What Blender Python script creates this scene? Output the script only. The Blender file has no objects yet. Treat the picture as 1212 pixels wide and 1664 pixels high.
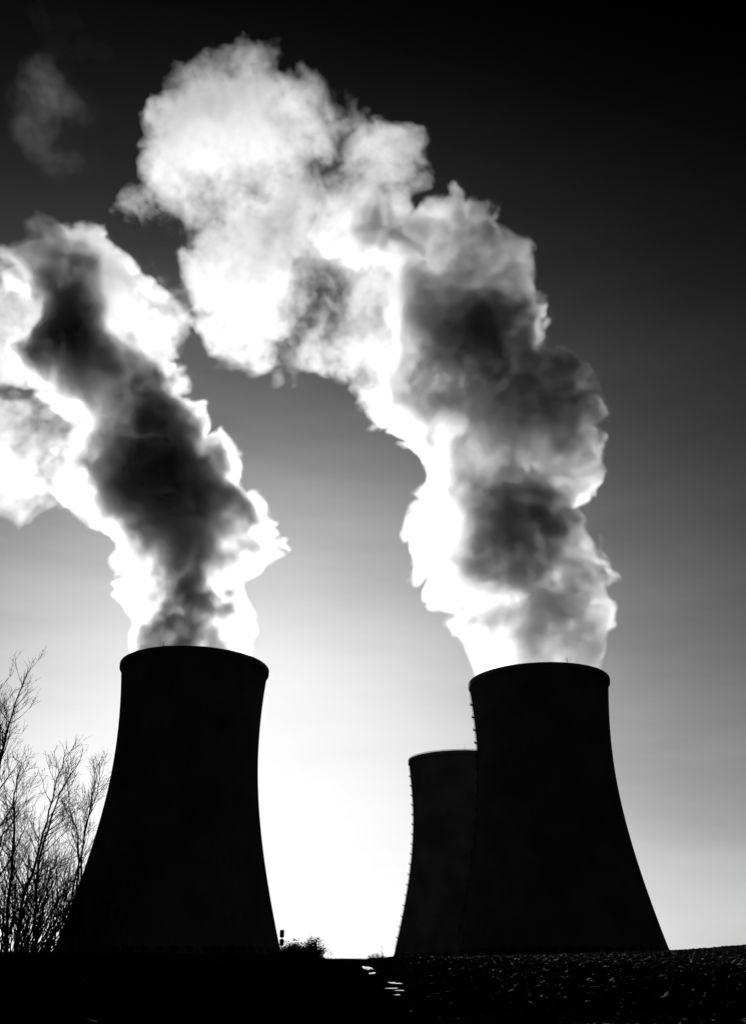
import bpy, bmesh, math, random
import numpy as np
from mathutils import Vector, Matrix

# ------------------------------------------------------------------ camera, sky, sun, exposure
scene = bpy.context.scene
C = scene.collection
PITCH = 0.46714          # camera tilted up 26.8 degrees
FPX = 1457.06            # focal length in photo pixels (photo is 1212 x 1664)
EYE = 1.7
cam_d = bpy.data.cameras.new('camera')
cam = bpy.data.objects.new('camera', cam_d); C.objects.link(cam)
cam_d.sensor_fit = 'VERTICAL'; cam_d.sensor_height = 36.0
cam_d.lens = FPX / 1664 * 36.0
cam_d.clip_start = 0.1; cam_d.clip_end = 30000
cam.location = (0, 0, EYE)
cam.rotation_euler = (math.pi / 2 + PITCH, 0, 0)
scene.camera = cam

SUN_EL, SUN_AZ = math.radians(10.96), math.radians(-9.78)     # azimuth measured from +Y towards +X
world = bpy.data.worlds.new('World'); scene.world = world; world.use_nodes = True
nt = world.node_tree; nt.nodes.clear()
sky = nt.nodes.new('ShaderNodeTexSky'); sky.sky_type = 'NISHITA'; sky.sun_disc = False
sky.sun_elevation = SUN_EL; sky.sun_rotation = SUN_AZ
sky.altitude = 500; sky.air_density = 0.8; sky.dust_density = 2.0; sky.ozone_density = 1.0
sep = nt.nodes.new('ShaderNodeSeparateColor')                   # black and white film behind a red filter
nt.links.new(sky.outputs['Color'], sep.inputs['Color'])
def sky_math(op, x, y=None):
    n = nt.nodes.new('ShaderNodeMath'); n.operation = op
    for k, w in enumerate((x, y)):
        if w is None: continue
        if isinstance(w, (int, float)): n.inputs[k].default_value = w
        else: nt.links.new(w, n.inputs[k])
    return n.outputs[0]
geo = nt.nodes.new('ShaderNodeTexCoord')                        # faint streaks of high thin cloud
mp = nt.nodes.new('ShaderNodeMapping'); mp.inputs['Scale'].default_value = (1.2, 1.2, 5.0); mp.inputs['Rotation'].default_value = (0.0, 0.35, 0.0)
cz = nt.nodes.new('ShaderNodeTexNoise'); cz.inputs['Scale'].default_value = 2.2; cz.inputs['Detail'].default_value = 7; cz.inputs['Roughness'].default_value = 0.6
nt.links.new(geo.outputs['Generated'], mp.inputs['Vector']); nt.links.new(mp.outputs[0], cz.inputs['Vector'])
streak = sky_math('MULTIPLY_ADD', cz.outputs['Fac'], 0.9); streak.node.inputs[2].default_value = 0.55
over = sky_math('MAXIMUM', sky_math('SUBTRACT', sep.outputs['Red'], 0.7), 0.02)
over = sky_math('DIVIDE', sky_math('MULTIPLY', over, over), sky_math('ADD', over, 0.9))      # the film's toe
over = sky_math('MULTIPLY', sky_math('POWER', over, 1.1), streak)
film = sky_math('SUBTRACT', 1.0, sky_math('EXPONENT', sky_math('DIVIDE', over, -19.0)))
bg = nt.nodes.new('ShaderNodeBackground'); bg.inputs['Strength'].default_value = 0.10
wo = nt.nodes.new('ShaderNodeOutputWorld')
nt.links.new(sky_math('MULTIPLY', film, 10.3), bg.inputs['Color'])
nt.links.new(bg.outputs['Background'], wo.inputs['Surface'])

sun_d = bpy.data.lights.new('sun', 'SUN'); sun_d.energy = 5.0; sun_d.angle = math.radians(0.53)
sun_d.color = (1.0, 1.0, 1.0)
sun = bpy.data.objects.new('sun', sun_d); C.objects.link(sun)
to_sun = Vector((math.sin(SUN_AZ) * math.cos(SUN_EL), math.cos(SUN_AZ) * math.cos(SUN_EL), math.sin(SUN_EL)))
sun.rotation_euler = to_sun.to_track_quat('Z', 'Y').to_euler()

vs = scene.view_settings
scene.display_settings.display_device = 'sRGB'
vs.view_transform = 'Standard'; vs.look = 'None'; vs.exposure = 0.0; vs.gamma = 1.0; vs.use_curve_mapping = False
cy = scene.cycles
cy.volume_bounces = 3; cy.max_bounces = 8; cy.diffuse_bounces = 2; cy.glossy_bounces = 2; cy.transmission_bounces = 4
cy.transparent_max_bounces = 48
cy.volume_step_rate = 2.0; cy.volume_max_steps = 256
cy.use_adaptive_sampling = True; cy.adaptive_threshold = 0.03
cy.use_denoising = True

# ------------------------------------------------------------------ helpers
def tag(o, label=None, cat=None, group=None, kind=None):
    if label: o['label'] = label
    if cat: o['category'] = cat
    if group: o['group'] = group
    if kind: o['kind'] = kind
    return o

def empty(name, loc):
    o = bpy.data.objects.new(name, None); C.objects.link(o); o.location = loc
    o.empty_display_size = 0.5
    return o

def link_mesh(name, verts, faces, mat, parent=None, smooth=False):
    me = bpy.data.meshes.new(name)
    verts = np.asarray(verts, dtype=np.float32)
    me.from_pydata(verts.tolist(), [], [tuple(int(i) for i in f) for f in faces])
    if smooth:
        me.polygons.foreach_set('use_smooth', [True] * len(me.polygons))
    me.materials.append(mat); me.update()
    o = bpy.data.objects.new(name, me); C.objects.link(o)
    if parent: o.parent = parent
    return o

def material(name, col, rough=0.9, noise=None, bump=None, spec=0.3, coords='Object'):
    m = bpy.data.materials.new(name); m.use_nodes = True
    t = m.node_tree; b = t.nodes['Principled BSDF']
    b.inputs['Base Color'].default_value = (col, col, col, 1)
    b.inputs['Roughness'].default_value = rough
    b.inputs['Specular IOR Level'].default_value = spec
    tc = t.nodes.new('ShaderNodeTexCoord')
    if noise:
        sc_, lo, hi = noise
        n = t.nodes.new('ShaderNodeTexNoise'); n.inputs['Scale'].default_value = sc_; n.inputs['Detail'].default_value = 6
        r = t.nodes.new('ShaderNodeMapRange'); r.inputs['From Min'].default_value = 0.3; r.inputs['From Max'].default_value = 0.7
        r.inputs['To Min'].default_value = lo; r.inputs['To Max'].default_value = hi
        t.links.new(tc.outputs[coords], n.inputs['Vector']); t.links.new(n.outputs['Fac'], r.inputs['Value'])
        t.links.new(r.outputs['Result'], b.inputs['Base Color'])
    if bump:
        sc_, st, dist = bump
        n = t.nodes.new('ShaderNodeTexNoise'); n.inputs['Scale'].default_value = sc_; n.inputs['Detail'].default_value = 8
        bp = t.nodes.new('ShaderNodeBump'); bp.inputs['Strength'].default_value = st; bp.inputs['Distance'].default_value = dist
        t.links.new(tc.outputs[coords], n.inputs['Vector']); t.links.new(n.outputs['Fac'], bp.inputs['Height'])
        t.links.new(bp.outputs['Normal'], b.inputs['Normal'])
    return m

def sstep(a, b, x):
    t = np.clip((x - a) / (b - a), 0, 1); return t * t * (3 - 2 * t)
cP, sP = math.cos(PITCH), math.sin(PITCH)
def at(px, py, Y):
    """The point at ground distance Y that photo pixel (px, py) looks at, and metres per photo pixel there."""
    u, v = (px - 606) / FPX, (832 - py) / FPX
    dy, dz = cP - v * sP, sP + v * cP
    t = Y / dy
    return (t * u, Y, EYE + t * dz), t / FPX

# ------------------------------------------------------------------ cooling towers
M_concrete = material('weathered_concrete', 0.10, 0.95, noise=(0.05, 0.06, 0.12), bump=(0.6, 0.3, 0.1), spec=0.1)
M_steel = material('painted_steel', 0.02, 0.95, noise=(2.0, 0.012, 0.025), spec=0.0)
RT, ZT, CU, CL, TH = 38.54, 111.8, 108.2, 100.07, 155.0
def tower_r(z):
    return RT * math.sqrt(1 + ((z - ZT) / (CU if z > ZT else CL)) ** 2)

def lathe(profile, nseg, ribs=0, depth=0.0):
    V, F = [], []
    for k, (r, z) in enumerate(profile):
        for i in range(nseg):
            a = 2 * math.pi * i / nseg
            rr = r + (depth if ribs and (i % (nseg // ribs) == 0) else 0.0)
            V.append((rr * math.cos(a), rr * math.sin(a), z))
    n = len(profile)
    for k in range(n - 1):
        for i in range(nseg):
            j = (i + 1) % nseg
            F.append((k * nseg + i, k * nseg + j, (k + 1) * nseg + j, (k + 1) * nseg + i))
    return V, F

def box(V, F, c, ax, ay, az):
    """A box centred at c with half-axis vectors ax, ay, az."""
    b = len(V); c = Vector(c); ax, ay, az = Vector(ax), Vector(ay), Vector(az)
    for sx, sy, sz in ((-1,-1,-1),(1,-1,-1),(1,1,-1),(-1,1,-1),(-1,-1,1),(1,-1,1),(1,1,1),(-1,1,1)):
        V.append(tuple(c + sx * ax + sy * ay + sz * az))
    for q in ((3,2,1,0),(4,5,6,7),(0,1,5,4),(1,2,6,5),(2,3,7,6),(3,0,4,7)):
        F.append(tuple(b + i for i in q))

def beam(V, F, p, q, w):
    p, q = Vector(p), Vector(q); d = (q - p); L = d.length
    if L < 1e-6: return
    d.normalize()
    s = d.cross(Vector((0, 0, 1)))
    if s.length < 1e-3: s = Vector((1, 0, 0))
    s.normalize(); t = d.cross(s)
    box(V, F, (p + q) / 2, s * w, t * w, d * (L / 2))

def cooling_tower(loc, label, ladder_az=None, rail=False, seed=0):
    root = empty('cooling_tower', loc)
    tag(root, label, 'cooling tower', 'concrete cooling towers of the power station')
    Z0 = 9.0
    zs = [Z0 + (153.2 - Z0) * k / 60 for k in range(61)]
    # shell: outer face with fine meridional ribs, then over the top and down the inside
    outer = [(tower_r(z), z) for z in zs]
    V, F = lathe(outer, 480, ribs=160, depth=0.35)
    inner = [(tower_r(z) - 0.9, z) for z in reversed(zs)]
    V2, F2 = lathe(inner, 480)
    b = len(V); V += V2; F += [tuple(i + b for i in f) for f in F2]
    n = 480
    for i in range(n):                                   # close the lower edge
        j = (i + 1) % n
        F.append((b + 60 * n + i, b + 60 * n + j, j, i))
    link_mesh('shell', V, F, M_concrete, root)
    # thickened rim
    rt = tower_r(153.2)
    prof = [(rt - 1.0, 152.2), (rt + 0.5, 151.6), (rt + 1.15, 152.2), (rt + 1.25, 154.6), (rt + 1.0, 155.0), (rt - 1.0, 155.0), (rt - 1.0, 152.2)]
    V, F = lathe(prof, 240)
    link_mesh('rim', V, F, M_concrete, root)
    # V-shaped columns and the basin
    V, F = [], []
    for k in range(52):
        a = 2 * math.pi * k / 52; da = math.pi / 52
        r0, r1 = tower_r(0) + 1.5, tower_r(Z0) - 0.45
        p = (r0 * math.cos(a), r0 * math.sin(a), 0)
        for s in (-1, 1):
            beam(V, F, p, (r1 * math.cos(a + s * da * .9), r1 * math.sin(a + s * da * .9), Z0 + 0.3), 0.5)
    link_mesh('support_columns', V, F, M_concrete, root)
    rb = tower_r(0)
    V, F = lathe([(rb + 5, -6), (rb + 5, 1.6), (rb + 4.4, 1.6), (rb + 4.4, 0.2), (0.5, 0.2)], 120)
    link_mesh('basin', V, F, M_concrete, root)
    V, F = lathe([(0.5, Z0 + 1.5), (tower_r(Z0) - 1.5, Z0 + 1.5), (tower_r(Z0) - 3.5, Z0 - 0.5), (tower_r(0) - 9, 0.25), (0.5, 0.25)], 96)
    link_mesh('fill_pack', V, F, M_concrete, root)
    if rail:
        V, F = [], []
        W2, F2 = lathe([(rt + .75, 155.75), (rt + .85, 155.75), (rt + .85, 155.95), (rt + .75, 155.95), (rt + .75, 155.75)], 150)
        b0 = 0; V += W2; F += F2
        for k in range(150):
            a = 2 * math.pi * k / 150
            c, s = math.cos(a), math.sin(a); r = rt + 0.8
            box(V, F, (r * c, r * s, 155.47), (0.06 * c, 0.06 * s, 0), (-0.35 * s, 0.35 * c, 0), (0, 0, 0.5))
        link_mesh('railing', V, F, M_steel, root)
    # small masts on the rim
    rnd = random.Random(seed)
    for az in (rnd.uniform(-1.9, -1.3), rnd.uniform(0.2, 0.6)):
        V, F = [], []
        r = rt + 0.2; c, s = math.cos(az), math.sin(az)
        beam(V, F, (r * c, r * s, 155), (r * c, r * s, 157.4), 0.09)
        box(V, F, (r * c, r * s, 157.5), (0.2, 0, 0), (0, 0.2, 0), (0, 0, 0.25))
        link_mesh('warning_light_mast', V, F, M_steel, root)
    if ladder_az is not None:
        a = ladder_az; c, s = math.cos(a), math.sin(a)
        rad, tan = Vector((c, s, 0)), Vector((-s, c, 0))
        lad = None; V, F = [], []
        zz = 12.0
        while zz < 149:
            r1, r2 = tower_r(zz), tower_r(zz + 1.0)
            for sd in (-.35, .35):
                beam(V, F, rad * (r1 + 0.7) + tan * sd + Vector((0, 0, zz)), rad * (r2 + 0.7) + tan * sd + Vector((0, 0, zz + 1.0)), 0.07)
                beam(V, F, rad * (r1 + 1.35) + tan * sd + Vector((0, 0, zz)), rad * (r2 + 1.35) + tan * sd + Vector((0, 0, zz + 1.0)), 0.05)
            for k in range(3):
                z = zz + k / 3; r = tower_r(z)
                box(V, F, rad * (r + 0.7) + Vector((0, 0, z)), tan * .35, rad * .03, (0, 0, .03))
            r = tower_r(zz)
            box(V, F, rad * (r + 0.35) + Vector((0, 0, zz)), rad * .4, tan * .06, (0, 0, .12))
            for sd in (-.35, .35):
                box(V, F, rad * (r + 1.02) + tan * sd + Vector((0, 0, zz + .5)), rad * .33, tan * .04, (0, 0, .04))
            box(V, F, rad * (r + 1.35) + Vector((0, 0, zz + .5)), tan * .35, rad * .04, (0, 0, .04))
            zz += 1.0
        lad = link_mesh('ladder', V, F, M_steel, root)
        z = 20.0
        while z < 146:
            r = tower_r(z); V, F = [], []
            box(V, F, rad * (r + 1.0) + Vector((0, 0, z)), rad * 1.0, tan * 1.6, (0, 0, .16))
            for q in (-1.5, 0, 1.5):
                box(V, F, rad * (r + 1.93) + tan * q + Vector((0, 0, z + .62)), rad * .06, tan * .06, (0, 0, .62))
            box(V, F, rad * (r + 1.93) + Vector((0, 0, z + 1.2)), rad * .05, tan * 1.5, (0, 0, .05))
            box(V, F, rad * (r + 0.5) + Vector((0, 0, z - .6)), rad * .4, tan * .08, (0, 0, .5))
            link_mesh('landing_platform', V, F, M_steel, root)
            z += 7.6
    return root

LT, RTW, BT = (-102.93, 505.85, 0), (100.64, 535.36, 0), (72.0, 770.0, 0)
cooling_tower(LT, 'black cooling tower at the left, behind the bare trees, its steam leaning left', seed=1)
cooling_tower(RTW, 'tall black cooling tower at the right, ladder up its left edge, thick plume above', ladder_az=math.pi - 0.02, seed=2)
cooling_tower(BT, 'lower looking cooling tower without steam, half hidden behind the right one', ladder_az=math.pi + 0.05, rail=True, seed=5)

#@LAND
# ------------------------------------------------------------------ ground
def lerp_tab(tab, x):
    xs, ys = zip(*tab); return np.interp(x, xs, ys)
RIDGE_EL = [(-180, .6), (-60, .6), (-40, .55), (-19, .50), (-8, .47), (-5, .42), (-3.2, .33), (-2.4, .28), (0, .28), (2, .29), (6, .34), (11, .42), (17.5, .58), (21, .80), (30, 1.1), (60, 1.2), (180, .6)]
RIDGE_D = [(-180, 70), (-60, 62), (-19, 62), (-8, 92), (-5, 110), (-3.2, 140), (-2.4, 150), (0, 150), (6, 155), (17.5, 170), (21, 160), (40, 120), (180, 70)]
def road_x(y):                       # centre line of the road
    return -1.3 - 0.0215 * y + 0.000032 * y * y
def noise2(x, y, scale, seed):
    """Smooth value noise at scattered points."""
    r = np.random.default_rng(seed); T = r.random((256, 256))
    u, v = x / scale + 1000.3, y / scale + 1000.7
    iu, iv = np.floor(u).astype(int), np.floor(v).astype(int); fu, fv = u - iu, v - iv
    fu = fu * fu * (3 - 2 * fu); fv = fv * fv * (3 - 2 * fv)
    g = lambda a, b: T[a % 256, b % 256]
    return (g(iu, iv) * (1 - fu) + g(iu + 1, iv) * fu) * (1 - fv) + (g(iu, iv + 1) * (1 - fu) + g(iu + 1, iv + 1) * fu) * fv - 0.5
def ground_z(x, y, fine=True):
    x, y = np.asarray(x, float), np.asarray(y, float)
    r = np.hypot(x, y); az = np.degrees(np.arctan2(x, y))
    D = lerp_tab(RIDGE_D, az); zr = 1.7 + D * np.tan(np.radians(lerp_tab(RIDGE_EL, az)))
    t = r / D
    up = np.sin(np.clip(t, 0, 1) * math.pi / 2)
    dn = 0.5 + 0.5 * np.cos(np.clip((t - 1) / 1.1, 0, 1) * math.pi)
    z = zr * np.where(t < 1, up, dn)
    off = x - road_x(np.clip(y, -40, 200))
    if fine:
        near = 1 / (1 + (r / 260) ** 4)
        verge = sstep(2.5, 3.6, np.abs(off))
        z = z + verge * near * (noise2(x, y, 3.1, 1) * .16 + noise2(x, y, 1.1, 2) * .07)
        field = sstep(4.2, 7.0, off) * near
        fur = 0.09 * np.sin((x * .97 + y * .24) * 2 * math.pi / 0.9 + 3 * noise2(x, y, 4, 7))
        clod = np.abs(noise2(x, y, .62, 3)) * .34 + np.abs(noise2(x + 9, y, .31, 4)) * .20 + noise2(x, y, .16, 5) * .06
        z = z + field * (clod - .1 + fur * .6 + noise2(x, y, 7, 6) * .12)
        z = z - 0.10 * (1 - verge) * near
    return z

def grid_faces(n, m, wrap=False):
    F = []
    for i in range(n - 1):
        for j in range(m if wrap else m - 1):
            k = (j + 1) % m
            F.append((i * m + j, i * m + k, (i + 1) * m + k, (i + 1) * m + j))
    return F
def fast_mesh(name, V, F4, mat, smooth=True):
    me = bpy.data.meshes.new(name)
    V = np.asarray(V, np.float32); F4 = np.asarray(F4, np.int32)
    me.vertices.add(len(V)); me.vertices.foreach_set('co', V.ravel())
    me.loops.add(F4.size); me.loops.foreach_set('vertex_index', F4.ravel())
    me.polygons.add(len(F4)); me.polygons.foreach_set('loop_start', np.arange(len(F4), dtype=np.int32) * 4)
    me.update(calc_edges=True); me.validate()
    me.polygons.foreach_set('use_smooth', [smooth] * len(me.polygons))
    me.materials.append(mat)
    o = bpy.data.objects.new(name, me); C.objects.link(o)
    return o

def soil_material():
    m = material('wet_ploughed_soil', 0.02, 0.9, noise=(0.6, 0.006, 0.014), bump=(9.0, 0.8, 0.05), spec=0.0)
    t = m.node_tree; b = t.nodes['Principled BSDF']
    tc = t.nodes.new('ShaderNodeTexCoord'); n = t.nodes.new('ShaderNodeTexNoise'); n.inputs['Scale'].default_value = 2.6; n.inputs['Detail'].default_value = 7; n.inputs['Roughness'].default_value = .65
    r = t.nodes.new('ShaderNodeMapRange'); r.inputs['From Min'].default_value = .60; r.inputs['From Max'].default_value = .65
    r.inputs['To Min'].default_value = .95; r.inputs['To Max'].default_value = .16
    r2 = t.nodes.new('ShaderNodeMapRange'); r2.inputs['From Min'].default_value = .60; r2.inputs['From Max'].default_value = .65    # wet and frosted clods
    r2.inputs['To Min'].default_value = .0; r2.inputs['To Max'].default_value = .7
    sp = t.nodes.new('ShaderNodeSeparateXYZ'); t.links.new(tc.outputs['Object'], sp.inputs[0])
    fm = t.nodes.new('ShaderNodeMapRange'); fm.inputs['From Min'].default_value = -1.0; fm.inputs['From Max'].default_value = 6.0          # the field lies right of the lane
    fm.inputs['To Min'].default_value = -.09; fm.inputs['To Max'].default_value = 0.0
    t.links.new(sp.outputs['X'], fm.inputs['Value'])
    ad = t.nodes.new('ShaderNodeMath'); ad.operation = 'ADD'; t.links.new(n.outputs['Fac'], ad.inputs[0]); t.links.new(fm.outputs['Result'], ad.inputs[1])
    t.links.new(ad.outputs[0], r2.inputs['Value']); t.links.new(r2.outputs['Result'], b.inputs['Specular IOR Level'])
    t.links.new(tc.outputs['Object'], n.inputs['Vector']); t.links.new(ad.outputs[0], r.inputs['Value']); t.links.new(r.outputs['Result'], b.inputs['Roughness'])
    return m
M_soil = soil_material()
azs = np.concatenate([np.linspace(-180, -32, 60)[:-1], np.linspace(-32, 0, 240)[:-1], np.linspace(0, 30, 620)[:-1], np.linspace(30, 180, 60)[:-1]])
rs = np.concatenate([[0.3], np.geomspace(2, 22, 60)[:-1], np.geomspace(22, 200, 560)[:-1], np.geomspace(200, 9000, 60)])
A_, R_ = np.meshgrid(np.radians(azs), rs)
gx, gy = R_ * np.sin(A_), R_ * np.cos(A_)
gz = ground_z(gx, gy)
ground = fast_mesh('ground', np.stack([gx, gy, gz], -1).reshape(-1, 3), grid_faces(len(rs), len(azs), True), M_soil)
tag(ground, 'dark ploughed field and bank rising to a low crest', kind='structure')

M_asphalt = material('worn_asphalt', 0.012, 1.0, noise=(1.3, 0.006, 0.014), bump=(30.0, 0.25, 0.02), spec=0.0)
ys = np.concatenate([np.linspace(-30, 15, 20)[:-1], np.linspace(15, 260, 240)])
us = np.linspace(-1, 1, 15)
U, Yg = np.meshgrid(us, ys)
w = 2.35 + 0.12 * noise2(Yg * 0 + 5, Yg, 2.5, 9) + 0.1 * noise2(Yg * 0 + 50, Yg, .8, 10)
X_ = road_x(np.clip(Yg, -40, 200)) + U * w
Z_ = ground_z(X_, Yg, False) - 0.096 * (1 / (1 + (np.hypot(X_, Yg) / 260) ** 4)) + 0.05 * (1 - U ** 2) + 0.01
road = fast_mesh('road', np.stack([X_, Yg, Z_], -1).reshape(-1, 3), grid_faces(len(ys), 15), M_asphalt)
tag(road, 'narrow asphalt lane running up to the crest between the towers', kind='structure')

M_water = material('meltwater', 0.02, 0.06, spec=0.5, bump=(1.6, 0.25, 0.02))
def puddle(px, py, w, l, turn, seed, label, level=85):
    """A sheet of meltwater lying where photo pixel (px, py) meets the ground; its outline is ragged."""
    lo, hi = 5.0, 400.0
    d1, _ = at(px, py, 1.0); k, el = d1[0], d1[2] - EYE
    for _ in range(60):                              # march to the ground
        mid = (lo + hi) / 2
        if EYE + el * mid > ground_z(k * mid, mid, False): lo = mid
        else: hi = mid
    cx, cy_ = k * lo, lo
    V, n = [], 40
    for ring in (1.0, 0.8, 0.6, 0.4, 0.2, 0.0):
        for i in range(n):
            a = 2 * math.pi * i / n
            q = ring * (1 + .7 * float(noise2(np.array(math.cos(a) * 3 + seed * 7.7), np.array(math.sin(a) * 3), 1.0, 31)) + .5 * float(noise2(np.array(math.cos(a) * 9 + seed * 7.7), np.array(math.sin(a) * 9), 1.0, 33)))
            u, v = q * w * math.cos(a), q * l * math.sin(a)
            V.append((cx + u * math.cos(turn) - v * math.sin(turn), cy_ + u * math.sin(turn) + v * math.cos(turn)))
    V = np.array(V); zz = ground_z(V[:, 0], V[:, 1]); zz = np.full(len(V), np.percentile(zz, level) + 0.004)
    zz += (ground_z(V[:, 0], V[:, 1], False) - float(ground_z(cx, cy_, False)))
    o = fast_mesh('water', np.column_stack([V, zz]), [(r * n + i, r * n + (i + 1) % n, (r + 1) * n + (i + 1) % n, (r + 1) * n + i) for r in range(5) for i in range(n)], M_water)
    tag(o, label, kind='structure')
puddle(589, 1565, .22, 6.0, 0.03, 1, 'strip of bright meltwater along the right edge of the lane at the crest')
puddle(596, 1571, .30, 4.0, 0.05, 2, 'meltwater beside the lane just below the crest')
puddle(601, 1579, .28, 1.6, -0.1, 8, 'narrow tongue of meltwater beside the lane')
puddle(526, 1565, .45, 5.0, 0.35, 3, 'meltwater along the left edge of the lane at the crest')
for k, (px, py, w, l) in enumerate(((641, 1595, .28, .7), (651, 1598, .36, .4), (645, 1603, .40, .3), (655, 1608, .3, .25), (649, 1613, .2, .2))):
    puddle(px, py, w, l, 0.2 - .06 * k, 11 + k, 'small glittering puddle at the field edge right of the lane', 52)

# ------------------------------------------------------------------ trees, shrubs, grass
M_bark = material('dark_bark', 0.05, 0.95, noise=(6.0, 0.03, 0.07), spec=0.1)
M_leaf = material('withered_leaves', 0.05, 0.9, noise=(3.0, 0.03, 0.07), spec=0.1)
class Tubes:
    def __init__(self): self.V, self.F = [], []
    def add(self, pts, rads, sides):
        b = len(self.V); n = len(pts)
        for i, p in enumerate(pts):
            d = (pts[min(i + 1, n - 1)] - pts[max(i - 1, 0)])
            if d.length < 1e-9: d = Vector((0, 0, 1))
            d.normalize()
            s = d.cross(Vector((0.31, 0.95, 0.05))); s.normalize(); t = d.cross(s)
            for k in range(sides):
                a = 2 * math.pi * k / sides
                self.V.append(tuple(p + (s * math.cos(a) + t * math.sin(a)) * rads[i]))
        for i in range(n - 1):
            for k in range(sides):
                j = (k + 1) % sides
                self.F.append((b + i * sides + k, b + i * sides + j, b + (i + 1) * sides + j, b + (i + 1) * sides + k))
    def build(self, name, mat, parent):
        return link_mesh(name, self.V, self.F, mat, parent, True)

def wander(rnd, p, d, L, n, up, jit):
    pts = [p.copy()]
    for i in range(n):
        d = d + Vector((rnd.gauss(0, jit), rnd.gauss(0, jit), rnd.gauss(0, jit) + up)); d.normalize()
        p = p + d * (L / n); pts.append(p.copy())
    return pts, d
def grow_twigs(rnd, T, pts, r0, L, level, spec, leaves):
    """Side shoots along a branch, each with shoots of its own."""
    n_sub, ratio, ang, up, rmin, depth = spec
    n = len(pts) - 1
    cnt = max(1, int(n_sub * (0.75 + .5 * rnd.random()) * min(1.6, L / 2.2) * (1.0 if level == 1 else .8)))
    for _ in range(cnt):
        f = rnd.uniform(.22, .97); i = min(int(f * n), n - 1); q = f * n - i
        p = pts[i].lerp(pts[i + 1], q); d = (pts[i + 1] - pts[i]).normalized()
        s = Vector((rnd.gauss(0, 1), rnd.gauss(0, 1), rnd.gauss(0, .6))); s = s - d * s.dot(d)
        if s.length < 1e-3: continue
        s.normalize(); a = rnd.uniform(ang * .6, ang * 1.3)
        d2 = d * math.cos(a) + s * math.sin(a)
        L2 = max(min(.35, L), L * ratio * rnd.uniform(.5, 1.15) * (1.15 - .6 * f))
        r2 = max(rmin, r0 * (1 - .75 * f) * .5)
        P, _ = wander(rnd, p, d2, L2, 4 if level < depth else 3, up, .06)
        T.add(P, [max(rmin * .6, r2 * (1 - .8 * k / (len(P) - 1))) for k in range(len(P))], 4 if r2 > .02 else 3)
        if leaves is not None and level >= depth and rnd.random() < leaves[1]:
            e = P[-1]
            for _k in range(3):
                c = e + Vector((rnd.gauss(0, .05), rnd.gauss(0, .05), rnd.gauss(0, .05)))
                u = Vector((rnd.gauss(0, 1), rnd.gauss(0, 1), rnd.gauss(0, 1))).normalized() * rnd.uniform(.03, .06); v = u.orthogonal().normalized() * rnd.uniform(.02, .05)
                b = len(leaves[0].V); leaves[0].V += [tuple(c - u), tuple(c + v), tuple(c + u), tuple(c - v)]; leaves[0].F.append((b, b + 1, b + 2, b + 3))
        if level < depth:
            grow_twigs(rnd, T, P, r2, L2, level + 1, spec, leaves)

def bare_tree(path, Y, r0, seed, label, n_limb, limb, spec, leaf=0.0, lift=.09, from_=.18):
    """path: photo pixels the stem passes through, foot first; the foot stands on the ground at distance Y."""
    rnd = random.Random(seed)
    W = [Vector(at(px, py, Y + k * 0.35)[0]) for k, (px, py) in enumerate(path)]
    W[0].z = float(ground_z(W[0].x, W[0].y)) - .15
    base = W[0].copy()
    root = empty('bare_tree', base)
    pts = []
    for k in range(len(W) - 1):
        m = 5
        for i in range(m):
            f = i / m
            a, b, c, d = W[max(k - 1, 0)], W[k], W[k + 1], W[min(k + 2, len(W) - 1)]
            pts.append(0.5 * ((2 * b) + (c - a) * f + (2 * a - 5 * b + 4 * c - d) * f * f + (3 * b - a - 3 * c + d) * f ** 3) - base
                       + Vector((rnd.gauss(0, .03), rnd.gauss(0, .03), 0)) * (1 if i + k else 0))
    pts.append(W[-1] - base)
    n = len(pts) - 1
    H = pts[-1].z
    rad = [max(.012, r0 * (1 - k / n) ** .85 + .010) for k in range(n + 1)]
    trunk = Tubes(); trunk.add(pts, rad, 8); trunk.build('trunk', M_bark, root)
    T = Tubes(); lv = (Tubes(), leaf) if leaf > 0 else None
    for k in range(n_limb):
        f = from_ + (0.97 - from_) * ((k + rnd.random()) / n_limb)
        i = min(int(f * n), n - 1); p = pts[i].lerp(pts[i + 1], f * n - i); d = (pts[i + 1] - pts[i]).normalized()
        s = Vector((rnd.gauss(0, 1), rnd.gauss(0, .7), 0)); s = s - d * s.dot(d); s.normalize()
        a = rnd.uniform(.5, 1.15) * (1.1 - .35 * f)
        L = limb * H * rnd.uniform(.55, 1.1) * (1.15 - .85 * f)
        P, _ = wander(rnd, p, d * math.cos(a) + s * math.sin(a), L, 7, lift, .07)
        r1 = max(.014, rad[i] * .5)
        T.add(P, [max(.009, r1 * (1 - .85 * q / 7)) for q in range(8)], 5)
        grow_twigs(rnd, T, P, r1, L, 1, spec, lv)
    T.build('branches', M_bark, root)
    if lv and lv[0].V: lv[0].build('leaves', M_leaf, root)
    tag(root, label, 'tree', 'bare trees at the left edge')
    return root
S1 = (9, .50, .55, .03, .0085, 2)
S2 = (10, .50, .58, .03, .0085, 2)
bare_tree([(-14, 1556), (-10, 1420), (-2, 1260), (16, 1180), (47, 1084)], 40, 0.099, 3, 'tallest bare tree at the left edge of the picture, its top leaning right', 34, .34, S1, 0, .10)
bare_tree([(9, 1556), (14, 1470), (24, 1350), (24, 1290), (36, 1236)], 41, 0.062, 4, 'bare tree with a straight stem, second from the left edge', 30, .38, S2, .006)
bare_tree([(28, 1556), (34, 1480), (62, 1390), (84, 1300), (109, 1222)], 39, 0.068, 5, 'bare tree leaning right with a forked stem beside the straight one', 30, .37, S2, .012)
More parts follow.
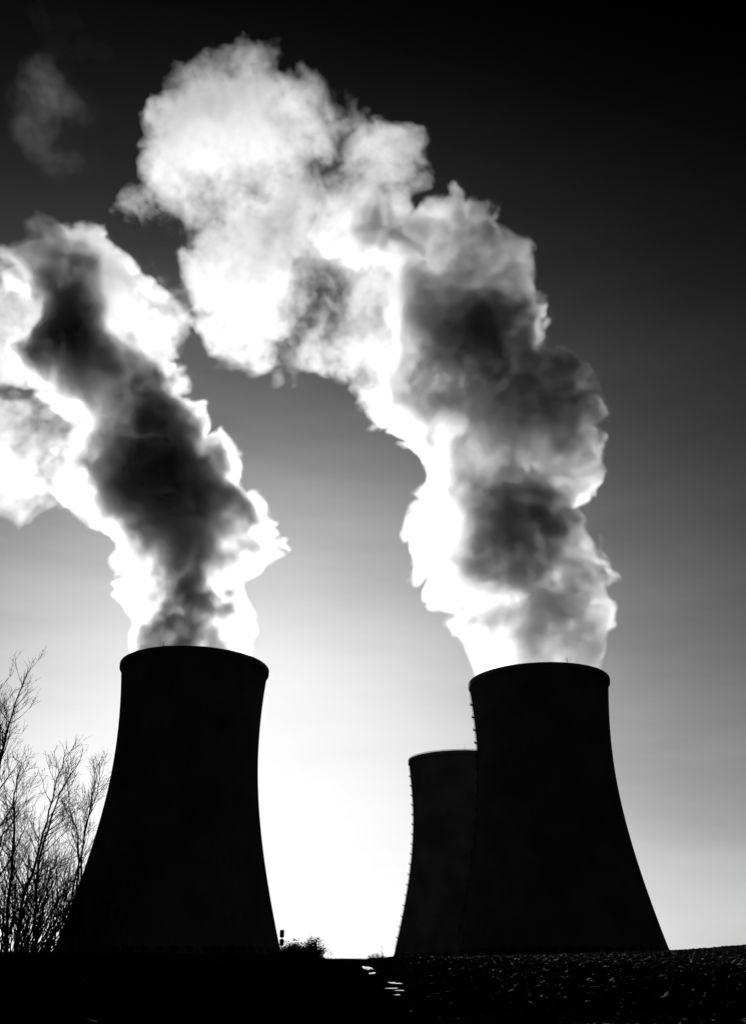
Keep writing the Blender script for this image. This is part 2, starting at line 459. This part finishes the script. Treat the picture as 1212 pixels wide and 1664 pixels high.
bare_tree([(59, 1555), (59, 1470), (66, 1390), (98, 1290), (124, 1247)], 42, 0.068, 6, 'bare tree with a thick upright foot and a top bent towards the tower', 30, .36, S2, .012)
bare_tree([(71, 1555), (84, 1520), (106, 1490), (121, 1440), (150, 1300), (158, 1240)], 43, 0.062, 7, 'bare tree whose curved foot sweeps right in front of the tower', 26, .30, S2, .012, .16, .3)
bare_tree([(128, 1556), (126, 1440), (128, 1370), (114, 1310), (108, 1252)], 44, 0.043, 8, 'slender bare tree with an upright forked stem close to the left tower', 24, .28, S1, .03, .2, .35)
bare_tree([(140, 1556), (132, 1420), (142, 1340), (158, 1290), (163, 1238)], 45, 0.037, 9, 'thin bare tree standing against the left edge of the left tower', 24, .26, S1, 0, .2, .35)
bare_tree([(-50, 1556), (-48, 1420), (-34, 1300), (-16, 1200), (5, 1110)], 38, 0.081, 10, 'bare tree mostly outside the left edge of the picture', 22, .34, S1, 0, .12)

def shrub(px, Y, w, h, n, seed, label, name='bare_shrub', cat='shrub', up=.9, rmin=.008, leafy=0, group=None, sub=5):
    rnd = random.Random(seed)
    x = at(px, 1556, Y)[0][0]; z = float(ground_z(x, Y)) - .08
    root = empty(name, (x, Y, z)); T = Tubes(); Lf = Tubes()
    for k in range(n):
        a = rnd.uniform(0, 2 * math.pi); q = math.sqrt(rnd.random()) * .5 * w
        p = Vector((q * math.cos(a), q * .7 * math.sin(a), 0))
        hh = h * rnd.uniform(.55, 1.05) * (1 - .55 * (2 * q / w) ** 2)
        d = Vector((p.x / w * 1.3 + rnd.gauss(0, .18), p.y / w + rnd.gauss(0, .18), up)).normalized()
        P, _ = wander(rnd, p, d, hh, 6, .03, .09)
        r = max(rmin, .012 * h if h < 3 else .0045 * h)
        T.add(P, [max(rmin * .7, r * (1 - .8 * i / 6)) for i in range(7)], 3)
        grow_twigs(rnd, T, P, r, hh, 1, (sub, .36, .7, .04, rmin, 2), None)
        if leafy:
            for _ in range(leafy):
                i = rnd.randrange(1, 7); c = P[i] + Vector((rnd.gauss(0, .10 * h), rnd.gauss(0, .10 * h), rnd.gauss(0, .06 * h)))
                if c.z > hh * .93 or c.z < 0: continue
                u = Vector((rnd.gauss(0, 1), rnd.gauss(0, 1), rnd.gauss(0, 1))).normalized() * rnd.uniform(.02, .05) * h; v = u.orthogonal().normalized() * rnd.uniform(.012, .03) * h
                b = len(Lf.V); Lf.V += [tuple(c - u), tuple(c + v), tuple(c + u), tuple(c - v)]; Lf.F.append((b, b + 1, b + 2, b + 3))
    T.build('stems', M_bark, root)
    if Lf.V: Lf.build('leaves', M_leaf, root)
    tag(root, label, cat, group)
    return root
GS = 'bare shrubs under the trees at the left edge'
shrub(2, 40, 3.2, 6.4, 64, 21, 'tangled bare shrub at the foot of the leftmost trees', group=GS)
shrub(38, 41, 3.2, 6.8, 70, 22, 'dense bare thicket between the straight and the upright tree', group=GS)
shrub(84, 43, 2.6, 5.4, 48, 23, 'bare thicket filling the gap left of the big tower', group=GS)
shrub(130, 44, 2.6, 7.2, 40, 24, 'upright bare shoots against the left flank of the left tower', up=1.6, group=GS)
shrub(70, 42, 0.9, .55, 20, 25, 'low dark clump at the foot of the trees', leafy=14, sub=3, group=GS)
shrub(493, 90, 3.0, 2.0, 70, 26, 'dense rounded bush with spiky top on the bank beside the sign post', 'roadside_bush', 'bush', 1.2, .008, 110, sub=4)
shrub(476, 89, 2.2, 1.3, 40, 29, 'lower part of the bank bush sloping down towards the sign post', 'roadside_bush', 'bush', 1.0, .008, 90, sub=4)
shrub(612, 142, 2.0, 0.95, 40, 27, 'low ragged bush right of the lane at the crest', 'roadside_bush', 'bush', .8, .010, 60, sub=3)
shrub(1204, 155, 1.6, 0.9, 26, 28, 'small spiky shrub on the skyline at the right edge', 'skyline_shrub', 'shrub', .9, .012, 6, sub=4)

def grass(name, label, spots, seed, hmin, hmax, n):
    rnd = random.Random(seed); V, F = [], []
    for k in range(n):
        px, Y, sx, sy = spots[rnd.randrange(len(spots))]
        x0 = at(px, 1556, Y)[0][0]
        x, y = x0 + rnd.gauss(0, sx), Y + rnd.gauss(0, sy)
        z = float(ground_z(x, y)) - .03; h = rnd.uniform(hmin, hmax) * (1.6 if rnd.random() < .06 else 1)
        lean = Vector((rnd.gauss(0, .22), rnd.gauss(0, .22), 1)) * h; wd = rnd.uniform(.006, .014)
        b = len(V)
        m = Vector((x, y, z)) + lean * .55; t = Vector((x, y, z)) + lean + Vector((lean.x * .5, lean.y * .5, -.04))
        V += [(x - wd, y, z), (x + wd, y, z), (m.x + wd * .8, m.y, m.z), (m.x - wd * .8, m.y, m.z), (t.x, t.y, t.z)]
        F += [(b, b + 1, b + 2, b + 3), (b + 3, b + 2, b + 4)]
    o = link_mesh(name, V, F, M_leaf)
    tag(o, label, kind='stuff')
grass('grass', 'dry grass along the skyline banks and the lane edges', [(px, 62, 1.2, .8) for px in range(-20, 100, 10)] + [(px, Y, 1.6, 2.0) for px, Y in ((515, 104), (530, 120), (545, 138), (500, 94), (475, 88), (462, 86), (600, 148), (615, 144), (635, 150), (470, 70), (440, 60), (420, 50), (400, 45), (590, 100), (600, 80), (610, 60), (625, 45))], 41, .08, .3, 5200)
rnd = random.Random(77)
def stalk(px, Y, h, label):
    x = at(px, 1556, Y)[0][0]; root = empty('dry_stalk', (x, Y, float(ground_z(x, Y)) - .03)); T = Tubes(); heads = []
    P, d = wander(rnd, Vector((0, 0, 0)), Vector((rnd.gauss(0, .1), 0, 1)), h, 5, .02, .06); T.add(P, [.016, .014, .012, .011, .01, .008], 4)
    for k in range(3):
        Q, _ = wander(rnd, P[2 + k], Vector((rnd.choice((-1, 1)) * .5, rnd.gauss(0, .3), 1)).normalized(), h * .3, 3, .03, .05); T.add(Q, [.01, .009, .008, .006], 3)
        Hd = Tubes(); heads.append(Hd); Hd.add([Q[-1], Q[-1] + Vector((0, 0, .05)), Q[-1] + Vector((0, 0, .09))], [.02, .04, .01], 5)
    Hd = Tubes(); heads.append(Hd); Hd.add([P[-1], P[-1] + Vector((0, 0, .12)), P[-1] + Vector((0, 0, .11))], [.02, .05, .01], 6)
    T.build('stem', M_leaf, root); [q.build('seed_head', M_leaf, root) for q in heads]
    tag(root, label, 'plant', 'dry stalks beside the lane at the crest')
stalk(526, 118, 1.3, 'tallest dry stalk beside the lane, nearest the bush')
stalk(533, 124, 1.0, 'middle dry stalk on the lane verge left of the crest')
stalk(539, 128, .8, 'shortest dry stalk, nearest the lane')
stalk(620, 141, 1.5, 'thin dry stalk rising out of the low bush right of the lane')

# ------------------------------------------------------------------ road sign
M_signback = material('grey_sign_metal', 0.12, 0.6, noise=(4.0, 0.10, 0.14))
def road_sign(px, Y):
    t, s = at(px, 1537, Y)
    z0 = float(ground_z(t[0], Y)); root = empty('road_sign', (t[0], Y, z0))
    T = Tubes(); top = at(px, 1510, Y)[0][2] - z0
    T.add([Vector((0, 0, -.4)), Vector((0, 0, top * .5)), Vector((0, 0, top - .04))], [.035] * 3, 10); T.build('post', M_steel, root)
    for y0, y1 in ((1511, 1523.5), (1526, 1537)):
        za, zb = at(px, y1, Y)[0][2] - z0, at(px, y0, Y)[0][2] - z0; hw = 3.5 * s
        bm = bmesh.new(); bmesh.ops.create_cube(bm, size=1.0)
        bmesh.ops.scale(bm, vec=(2 * hw, .02, zb - za), verts=bm.verts)
        bmesh.ops.bevel(bm, geom=[e for e in bm.edges if abs(e.verts[0].co.y - e.verts[1].co.y) > .01], offset=.03, segments=3, affect='EDGES')
        bmesh.ops.translate(bm, vec=(0, .055, (za + zb) / 2), verts=bm.verts)
        for zz in (za + .12, zb - .12):                # clamp rails on the back
            r = bmesh.ops.create_cube(bm, size=1.0); bmesh.ops.scale(bm, vec=(2 * hw * .85, .03, .03), verts=r['verts']); bmesh.ops.translate(bm, vec=(0, .035, zz), verts=r['verts'])
        me = bpy.data.meshes.new('sign_panel'); bm.to_mesh(me); bm.free(); me.materials.append(M_signback)
        o = bpy.data.objects.new('sign_panel', me); C.objects.link(o); o.parent = root
    tag(root, 'road sign of two stacked panels seen from behind, between the left tower and the bush', 'road sign')
road_sign(457.5, 86)

#@PLUMES
# ------------------------------------------------------------------ steam
VOX = 1.4
PUFFS = ((26.0, 7.0), (12.0, 4.6), (5.5, 2.6))
def axis_matrix(n, scale, off, lo, h):
    """Cubic B-spline weights from a random lattice of spacing scale to n samples at lo + i*h."""
    x = (lo + np.arange(n) * h) / scale + off
    i0 = np.floor(x).astype(int); f = x - i0; base = i0.min() - 1
    m = i0.max() - base + 3
    W = np.zeros((n, m), np.float32)
    w = ((1 - f) ** 3 / 6, (3 * f ** 3 - 6 * f ** 2 + 4) / 6, (-3 * f ** 3 + 3 * f ** 2 + 3 * f + 1) / 6, f ** 3 / 6)
    for k in range(4):
        W[np.arange(n), i0 - base - 1 + k] += w[k]
    return W
def value_noise(shape, lo, h, scale, rng, stretch=(1, 1, 1)):
    A = [axis_matrix(shape[k], scale * stretch[k], rng.uniform(0, 1), lo[k], h) for k in range(3)]
    L = rng.normal(size=tuple(a.shape[1] for a in A)).astype(np.float32)
    t = np.tensordot(A[0], L, (1, 0))
    t = np.tensordot(A[1], t, (1, 1)).transpose(1, 0, 2)
    t = np.tensordot(t, A[2].T, (2, 0))
    return t * 3.0
def fbm(shape, lo, h, scale, rng, octaves, gain=0.5, billow=False):
    out = np.zeros(shape, np.float32); a = 1.0; tot = 0
    for k in range(octaves):
        if scale < 1.6 * h: break
        n = value_noise(shape, lo, h, scale, rng)
        out += a * ((np.abs(n) * 1.25 - 0.98) if billow else n)
        tot += a * a if not billow else a; a *= gain; scale *= 0.5
    return out / (math.sqrt(tot) if not billow else tot)

def worley(P, scale, rng):
    """Squared distance from each point to the nearest feature point, in cells: 0 at the round crown of a puff, about 0.8 in the crease between two."""
    q = P / scale; q = q - q.min(0) + 1.5
    c = np.floor(q).astype(np.int32); n = c.max(0) + 3
    J = rng.random((int(n[0]), int(n[1]), int(n[2]), 3), dtype=np.float32).reshape(-1, 3)
    f = (q - c).astype(np.float32); best = np.full(len(P), 9.0, np.float32)
    flat = ((c[:, 0] * n[1] + c[:, 1]) * n[2] + c[:, 2]).astype(np.int64)
    for i in (-1, 0, 1):
        for j in (-1, 0, 1):
            for k in (-1, 0, 1):
                jt = J[flat + int((i * n[1] + j) * n[2] + k)]
                d2 = (jt[:, 0] + (i - f[:, 0])) ** 2 + (jt[:, 1] + (j - f[:, 1])) ** 2 + (jt[:, 2] + (k - f[:, 2])) ** 2
                np.minimum(best, d2, out=best)
    return best

def warp(f, lo, rng, scale, amp, strength):
    """Pull the field about with a turbulent displacement, so that it curls instead of reading as round puffs."""
    sh = f.shape; n0, n1, n2 = sh
    D = []
    for k in range(3):
        w = value_noise(sh, lo, VOX, scale, rng) * (amp / VOX) + value_noise(sh, lo, VOX, scale * 0.42, rng) * (0.45 * amp / VOX)
        D.append(w * strength)
    out = np.zeros_like(f)
    step = 24
    flat = f.ravel()
    for i in range(0, n0, step):
        j = min(i + step, n0)
        p = [D[0][i:j] + np.arange(i, j, dtype=np.float32)[:, None, None], D[1][i:j] + np.arange(n1, dtype=np.float32)[None, :, None], D[2][i:j] + np.arange(n2, dtype=np.float32)[None, None, :]]
        q, fr = [], []
        for k in range(3):
            x = np.clip(p[k], 0, sh[k] - 1.001); b = x.astype(np.int64); q.append(b); fr.append(x - b)
        base = (q[0] * n1 + q[1]) * n2 + q[2]
        acc = 0
        for a in (0, 1):
            for b in (0, 1):
                for c in (0, 1):
                    wgt = (fr[0] if a else 1 - fr[0]) * (fr[1] if b else 1 - fr[1]) * (fr[2] if c else 1 - fr[2])
                    acc = acc + wgt * flat[base + (a * n1 + b) * n2 + c]
        out[i:j] = acc
    return out

def hull_material(amount):
    m = bpy.data.materials.new('steam_hull_shell'); m.use_nodes = True  # barely visible shell, added to give the vapour a surface
    t = m.node_tree; t.nodes.clear()
    o = t.nodes.new('ShaderNodeOutputMaterial'); mx = t.nodes.new('ShaderNodeMixShader')
    tr = t.nodes.new('ShaderNodeBsdfTransparent'); tl = t.nodes.new('ShaderNodeBsdfTranslucent')
    tl.inputs['Color'].default_value = (.9, .9, .9, 1)
    mx.inputs[0].default_value = amount
    t.links.new(tr.outputs[0], mx.inputs[1]); t.links.new(tl.outputs[0], mx.inputs[2]); t.links.new(mx.outputs[0], o.inputs['Surface'])
    return m
def steam_material(name, g, d0=0.007, dens=1.0):
    m = bpy.data.materials.new(name); m.use_nodes = True
    t = m.node_tree; t.nodes.clear()
    o = t.nodes.new('ShaderNodeOutputMaterial'); v = t.nodes.new('ShaderNodeVolumeScatter')
    v.inputs['Color'].default_value = (1, 1, 1, 1); v.inputs['Anisotropy'].default_value = g
    a = t.nodes.new('ShaderNodeAttribute'); a.attribute_name = 'density'
    ge = t.nodes.new('ShaderNodeNewGeometry')
    nz = t.nodes.new('ShaderNodeTexNoise'); nz.inputs['Scale'].default_value = 0.10; nz.inputs['Detail'].default_value = 4.0; nz.inputs['Roughness'].default_value = 0.66
    t.links.new(ge.outputs['Position'], nz.inputs['Vector'])
    def mth(op, x, y, z=None, clamp=False):
        n = t.nodes.new('ShaderNodeMath'); n.operation = op; n.use_clamp = clamp
        for k, w in enumerate((x, y, z)):
            if w is None: continue
            if isinstance(w, (int, float)): n.inputs[k].default_value = w
            else: t.links.new(w, n.inputs[k])
        return n.outputs[0]
    # ragged, sharp outer edge: the thin rim of the cloud is eroded by fine turbulence
    edge = mth('MULTIPLY_ADD', nz.outputs['Fac'], 2.6, -1.3 - 0.42)
    edge = mth('MULTIPLY_ADD', a.outputs['Fac'], 1.0 / d0, edge)
    edge = mth('MULTIPLY', edge, 2.2, None, True)
    lump = mth('MAXIMUM', mth('MULTIPLY_ADD', nz.outputs['Fac'], 4.4, -1.2), 0.08)       # turbulent texture all through the body
    t.links.new(mth('MULTIPLY', mth('MULTIPLY', mth('MULTIPLY', a.outputs['Fac'], dens), lump), edge), v.inputs['Density'])
    t.links.new(v.outputs[0], o.inputs['Volume'])
    return m
M_hull = hull_material(0.006)

def density_nodes(voxels, lo, hi, shape):
    """A node group that fills a volume grid from the voxel values; returns it with the volume's socket, left to be finished."""
    g = bpy.data.node_groups.new('steam_density', 'GeometryNodeTree')
    g.interface.new_socket('Geometry', in_out='INPUT', socket_type='NodeSocketGeometry')
    g.interface.new_socket('Geometry', in_out='OUTPUT', socket_type='NodeSocketGeometry')
    N, Lk = g.nodes, g.links
    N.new('NodeGroupInput'); go = N.new('NodeGroupOutput')
    oi = N.new('GeometryNodeObjectInfo'); oi.inputs['Object'].default_value = voxels; oi.transform_space = 'ORIGINAL'
    pos = N.new('GeometryNodeInputPosition')
    sub = N.new('ShaderNodeVectorMath'); sub.operation = 'SUBTRACT'; sub.inputs[1].default_value = lo
    div = N.new('ShaderNodeVectorMath'); div.operation = 'SCALE'; div.inputs['Scale'].default_value = 1.0 / VOX
    sx = N.new('ShaderNodeSeparateXYZ')
    Lk.new(pos.outputs[0], sub.inputs[0]); Lk.new(sub.outputs[0], div.inputs[0]); Lk.new(div.outputs[0], sx.inputs[0])
    ints = []
    for k in range(3):
        f = N.new('FunctionNodeFloatToInt'); f.rounding_mode = 'ROUND'
        Lk.new(sx.outputs[k], f.inputs[0]); ints.append(f.outputs[0])
    def im(op, a, b):
        n = N.new('FunctionNodeIntegerMath'); n.operation = op
        Lk.new(a, n.inputs[0])
        if isinstance(b, int): n.inputs[1].default_value = b
        else: Lk.new(b, n.inputs[1])
        return n.outputs[0]
    idx = im('ADD', im('MULTIPLY', im('ADD', im('MULTIPLY', ints[0], shape[1]), ints[1]), shape[2]), ints[2])
    at_ = N.new('GeometryNodeInputNamedAttribute'); at_.data_type = 'FLOAT'; at_.inputs['Name'].default_value = 'rho'
    si = N.new('GeometryNodeSampleIndex'); si.data_type = 'FLOAT'; si.domain = 'POINT'; si.clamp = True
    Lk.new(oi.outputs['Geometry'], si.inputs['Geometry']); Lk.new(at_.outputs['Attribute'], si.inputs['Value']); Lk.new(idx, si.inputs['Index'])
    vc = N.new('GeometryNodeVolumeCube')
    Lk.new(si.outputs['Value'], vc.inputs['Density'])
    vc.inputs['Min'].default_value = lo; vc.inputs['Max'].default_value = hi
    vc.inputs['Resolution X'].default_value = shape[0]; vc.inputs['Resolution Y'].default_value = shape[1]; vc.inputs['Resolution Z'].default_value = shape[2]
    return g, vc.outputs[0], go.inputs[0]

def grid_to_objects(name, label, cat, dens, lo, hi, shape, mvol, hull, hull_mat=None):
    """The plume: the vapour as a volume, inside an added near-transparent hull mesh."""
    lo, hi = tuple(float(v) for v in lo), tuple(float(v) for v in hi)
    me = bpy.data.meshes.new('steam_voxels'); me.vertices.add(dens.size)
    a = me.attributes.new('rho', 'FLOAT', 'POINT'); a.data.foreach_set('value', dens.ravel())
    vox = bpy.data.objects.new('steam_voxels', me)                     # data only, never linked to the scene
    g, vsock, end = density_nodes(vox, lo, hi, shape)
    vm = g.nodes.new('GeometryNodeVolumeToMesh'); vm.resolution_mode = 'VOXEL_SIZE'
    vm.inputs['Voxel Size'].default_value = hull[0]; vm.inputs['Threshold'].default_value = hull[1]; vm.inputs['Adaptivity'].default_value = 0.0
    g.links.new(vsock, vm.inputs['Volume']); g.links.new(vm.outputs[0], end)
    tmp = bpy.data.objects.new('tmp', bpy.data.meshes.new('tmp')); C.objects.link(tmp)
    tmp.modifiers.new('steam', 'NODES').node_group = g
    dg = bpy.context.evaluated_depsgraph_get(); dg.update()
    film = bpy.data.meshes.new_from_object(tmp.evaluated_get(dg)); film.name = name
    bpy.data.objects.remove(tmp)
    film.materials.clear(); film.materials.append(hull_mat or M_hull)
    film.polygons.foreach_set('use_smooth', [True] * len(film.polygons))
    o = bpy.data.objects.new(name, film); C.objects.link(o)  # added hull shell; the steam itself is the vapour volume
    tag(o, label, cat)
    g2, vsock, end = density_nodes(vox, lo, hi, shape)
    sm = g2.nodes.new('GeometryNodeSetMaterial'); sm.inputs['Material'].default_value = mvol
    g2.links.new(vsock, sm.inputs['Geometry']); g2.links.new(sm.outputs[0], end)
    v = bpy.data.volumes.new('vapour'); v.materials.append(mvol)
    vo = bpy.data.objects.new('vapour', v); C.objects.link(vo); vo.parent = o
    vo.modifiers.new('steam', 'NODES').node_group = g2
    print('steam', name, shape, dens.size, float(dens.max()), float((dens > 0).mean()), 'film faces', len(film.polygons))
    return o

def steam(name, label, Y0, blobs, cores, mvol, seed, mouth, zmin=150.0, A=(1.0, 9.0), cat='steam plume', hull=(4.0, 0.003), core_w=6.0, rim_w=9.0, hull_mat=None):
    """blobs: (px, py, radius px, depth offset m, density, wispiness); cores: (px, py, radius px, depth offset m, density)."""
    rng = np.random.default_rng(seed)
    B = []
    for px, py, r, dy, rho, wsp in blobs:
        p, s = at(px, py, Y0 + dy); B.append((p, r * s, rho, wsp))
    K = []
    for px, py, r, dy, rho in cores:
        p, s = at(px, py, Y0 + dy); K.append((p, r * s, rho))
    lo = np.min([np.array(p) - r - 26 for p, r, *_ in B], 0); hi = np.max([np.array(p) + r + 26 for p, r, *_ in B], 0)
    lo[2] = max(lo[2], zmin)
    shape = tuple(int(math.ceil((hi[k] - lo[k]) / VOX)) + 1 for k in range(3))
    hi = lo + (np.array(shape) - 1) * VOX
    X = (lo[0] + np.arange(shape[0], dtype=np.float32) * VOX)[:, None, None]
    Y = (lo[1] + np.arange(shape[1], dtype=np.float32) * VOX)[None, :, None]
    Z = (lo[2] + np.arange(shape[2], dtype=np.float32) * VOX)[None, None, :]
    acc = np.zeros(shape, np.float32); wr = np.zeros(shape, np.float32); ww = np.zeros(shape, np.float32)
    for (x, y, z), r, rho, wsp in B:
        d = r - np.sqrt((X - x) ** 2 + ((Y - y) * 1.0) ** 2 + (Z - z) ** 2)
        e = np.exp(np.clip(d / 5.0, -30, 24)); acc += e; wr += e * rho; ww += e * wsp
    d = 5.0 * np.log(acc + 1e-12); rho = wr / (acc + 1e-12); ww = ww / (acc + 1e-12)
    big = fbm(shape, lo, VOX, 46.0, rng, 2, 0.5)
    soft = np.clip(0.62 * fbm(shape, lo, VOX, 48.0, rng, 6, 0.62), -1.1, 1.3)
    # cauliflower puffs, three sizes, only where they can reach the surface
    puff = np.zeros(shape, np.float32)
    m = np.abs(d) < 34.0
    ii = np.nonzero(m)
    P = np.stack([lo[k] + ii[k].astype(np.float32) * VOX for k in range(3)], 1).astype(np.float32)
    wob = np.stack([value_noise(shape, lo, VOX, 16.0, rng)[m] for k in range(3)], 1)
    pv = np.zeros(len(P), np.float32)
    for size, amp in PUFFS:
        pv += amp * (0.33 - np.minimum(worley(P + wob * (0.12 * size), size, rng), 0.75)) * 2.3
    puff[m] = pv * sstep(34.0, 24.0, np.abs(d[m]))
    del P, wob, pv, ii
    disp = (big * 2.4 + puff * A[0] + soft * 1.0) * (1 - ww) + ww * (soft * A[1] * 1.2 + puff * 0.45 * A[0])
    # inside the mouth the steam is held by the shell and only starts to billow above it
    grow = sstep(152.0, 190.0, Z)
    e = d + disp * (0.35 + 0.65 * grow)
    rim = mouth[2] + np.maximum(Z - 156.0, 0) * 0.25 + 30.0 * (np.maximum(Z - 185.0, 0) / 30.0) ** 2 - np.sqrt((X - mouth[0]) ** 2 + (Y - mouth[1]) ** 2)
    e = np.minimum(e, rim + np.minimum(puff * 0.5, 0))
    width = 2.6 + 13.0 * ww
    dens = rho * (1 + 1.8 * (1 - ww) * np.exp(-(np.maximum(e, 0) / 5.0) ** 2)) * sstep(0, 1, e / width) * (1 - ww * (1 - np.clip(0.75 + 1.0 * soft, 0.0, 1.8)))
    dens *= np.clip(1.0 + (0.6 + 0.35 * ww) * soft + 0.06 * puff, 0.25, 3)
    if K:
        accc = np.zeros(shape, np.float32); wc = np.zeros(shape, np.float32)
        for (x, y, z), r, rh in K:
            dd = r - np.sqrt((X - x) ** 2 + (Y - y) ** 2 + (Z - z) ** 2)
            e2 = np.exp(np.clip(dd / 5.0, -30, 24)); accc += e2; wc += e2 * rh
        dc = 5.0 * np.log(accc + 1e-12)
        soft2 = fbm(shape, lo, VOX, 30.0, rng, 5, 0.55, True)
        soft3 = fbm(shape, lo, VOX, 44.0, rng, 4, 0.5)
        dens += (wc / (accc + 1e-12)) * sstep(0, core_w, dc + soft2 * 3.5 + soft3 * 2.0 + puff * 1.7) * sstep(1.5, rim_w, e) * np.clip(1 + 0.3 * soft3, 0.4, 2)
    dens = warp(dens, lo, rng, 22.0, 4.5, 0.05 + 0.95 * sstep(165.0, 215.0, Z))
    dens[dens < hull[1] * 0.2] = 0
    for ax in range(3):                                    # nothing reaches the edge of the grid, except at the tower mouth
        sl = [slice(None)] * 3; sl[ax] = -1; dens[tuple(sl)] = 0
        if ax < 2: sl[ax] = 0; dens[tuple(sl)] = 0
    return grid_to_objects(name, label, cat, dens, lo, hi, shape, mvol, hull, hull_mat)

M_steam = steam_material('steam', 0.65)
# right plume: outline blobs, then the dense shaded cores
T = 0.021; t2 = 0.0085; T2 = 0.009
steam('steam_plume', 'huge bright plume rising from the right cooling tower and bending over to the left', RTW[1], [
    (868, 1120, 104, 0, T, 0), (866, 1060, 102, 0, T, 0), (864, 1000, 98, 0, T, 0), (850, 940, 100, 0, T, 0), (826, 880, 118, 0, T, 0),
    (790, 845, 100, -10, T, 0), (808, 810, 116, 0, T, 0), (830, 760, 116, 0, T, 0), (850, 705, 118, 0, T, 0), (800, 670, 120, 0, T, 0), (730, 665, 84, 5, T, 0),
    (760, 600, 122, 0, T, 0), (680, 600, 88, 5, T, 0), (770, 520, 100, 0, T, 0), (740, 450, 120, 0, T, .07), (790, 420, 66, 0, T, .07),
    (640, 520, 117, 5, t2, .2), (560, 510, 102, 19, t2, .3), (620, 420, 117, 0, t2, .3), (480, 500, 87, 38, t2, .5), (400, 510, 73, 56, t2, .8), (400, 570, 37, 56, t2, .9),
    (520, 400, 117, 23, t2, .4), (420, 430, 107, 47, t2, .5), (320, 400, 91, 70, t2, .6), (265, 345, 73, 70, t2, .6), (350, 320, 107, 63, t2, .5),
    (450, 310, 117, 40, t2, .5), (550, 310, 97, 16, t2, .5), (630, 285, 52, 0, t2, .4), (610, 260, 72, 2, t2, .4), (560, 200, 67, 14, t2, .5), (480, 220, 87, 33, t2, .7), (320, 240, 81, 70, t2, .6),
    (400, 200, 77, 51, t2, .8), (425, 240, 64, 46, t2, .5), (425, 110, 52, 46, .0036, 1), (470, 150, 50, 35, .004, 1), (560, 160, 50, 14, .003, 1), (340, 150, 50, 65, .002, 1), (440, 600, 36, 47, .004, 1), (380, 590, 30, 61, .003, 1), (480, 560, 40, 38, .006, .9)],
    [(900, 1090, 70, -6, 0.1), (830, 1080, 44, -10, 0.1), (890, 1040, 70, -6, 0.1), (800, 1040, 40, -20, 0.07), (870, 980, 76, -6, 0.1), (800, 960, 50, -10, 0.1), (880, 900, 82, -6, 0.1), (805, 880, 70, -10, 0.1), (792, 820, 60, -30, 0.07),
     (875, 820, 88, -6, 0.1), (890, 740, 99, -6, 0.1), (810, 700, 68, -6, 0.1), (875, 680, 88, -6, 0.08), (730, 655, 60, -10, 0.08), (780, 620, 104, -6, 0.08), (690, 595, 64, -10, 0.08),
     (840, 640, 70, -6, 0.08), (725, 540, 80, -6, 0.08), (800, 540, 84, -6, 0.08), (765, 480, 94, -6, 0.08), (705, 480, 64, -6, 0.08), (815, 440, 78, -8, 0.08), (800, 392, 76, -14, 0.09),
     (720, 385, 72, -24, 0.09), (640, 365, 72, -34, 0.09), (565, 350, 50, -26, 0.05), (835, 402, 52, -14, 0.1), (765, 372, 58, -18, 0.1)],
    M_steam, 11, (RTW[0], RTW[1], 38.0))
steam('steam_plume', 'dark cored plume with glowing edges rising from the left cooling tower', LT[1], [
    (300, 1090, 96, 0, T, 0), (298, 1030, 92, 0, T, 0), (298, 980, 100, 0, T, 0), (302, 920, 100, 0, T, 0), (318, 860, 96, 0, T, 0), (280, 800, 110, 0, T, 0),
    (240, 740, 104, 0, T, 0), (220, 680, 104, 0, T, 0), (180, 610, 96, -1, T, 0), (150, 540, 102, -9, T, 0), (130, 470, 92, -16, T, .11), (106, 445, 74, -16, T, .3), (152, 422, 44, -16, T, .11),
    (250, 535, 34, 11, T2, .7), (190, 490, 40, -4, T2, .3),
    (45, 480, 84, 34, T2, .2), (15, 520, 96, 36, T2, .2), (-40, 520, 104, 40, T2, .3), (-110, 520, 90, 40, T2, .4),
    (105, 715, 92, 30, T2, .11), (110, 665, 50, 30, T2, .3), (55, 742, 86, 30, T2, .2), (5, 740, 84, 30, T2, .2), (-60, 735, 88, 30, T2, .4), (140, 785, 62, 15, T, .1)],
    [(105, 520, 75, -25, 0.18), (128, 560, 75, -20, 0.18), (143, 610, 77, -15, 0.18), (181, 640, 91, -14, 0.18), (205, 690, 95, -14, 0.18), (233, 740, 99, -14, 0.18), (263, 790, 107, -14, 0.14), (283, 830, 117, -14, 0.14),
     (293, 860, 109, -14, 0.14), (268, 890, 81, -14, 0.14), (255, 930, 61, -14, 0.14), (240, 975, 61, -14, 0.29), (238, 1020, 59, -18, 0.29), (312, 960, 53, -26, 0.29), (312, 1000, 67, -26, 0.29), (325, 1075, 57, -20, 0.29), (240, 1075, 57, -18, 0.29),
     (103, 435, 67, -26, 0.11), (53, 430, 47, 10, 0.11)],
    M_steam, 23, (LT[0] - 3.0, LT[1], 34.0))
# a torn scrap of older steam high at the left
steam('steam_wisp', 'faint torn wisp of steam alone in the dark sky at the upper left', LT[1], [
    (58, 176, 46, 0, 0.00072, 1), (110, 195, 56, 0, 0.00036, 1), (135, 150, 54, 0, 0.00036, 1), (146, 100, 40, 0, 0.00034, 1), (85, 70, 46, 0, 0.00018, 1), (60, 35, 34, 0, 0.00023, 1), (20, 160, 50, 0, 0.00023, 1), (70, 228, 44, 0, 0.00028, 1), (105, 120, 44, 0, 0.00020, 1)],
    [], steam_material('thin_steam', 0.65, 0.0005), 37, (0, LT[1], 5000.0), A=(.6, 10.0), hull=(8.0, 0.0001), cat='steam wisp', hull_mat=hull_material(0.001))
#@END
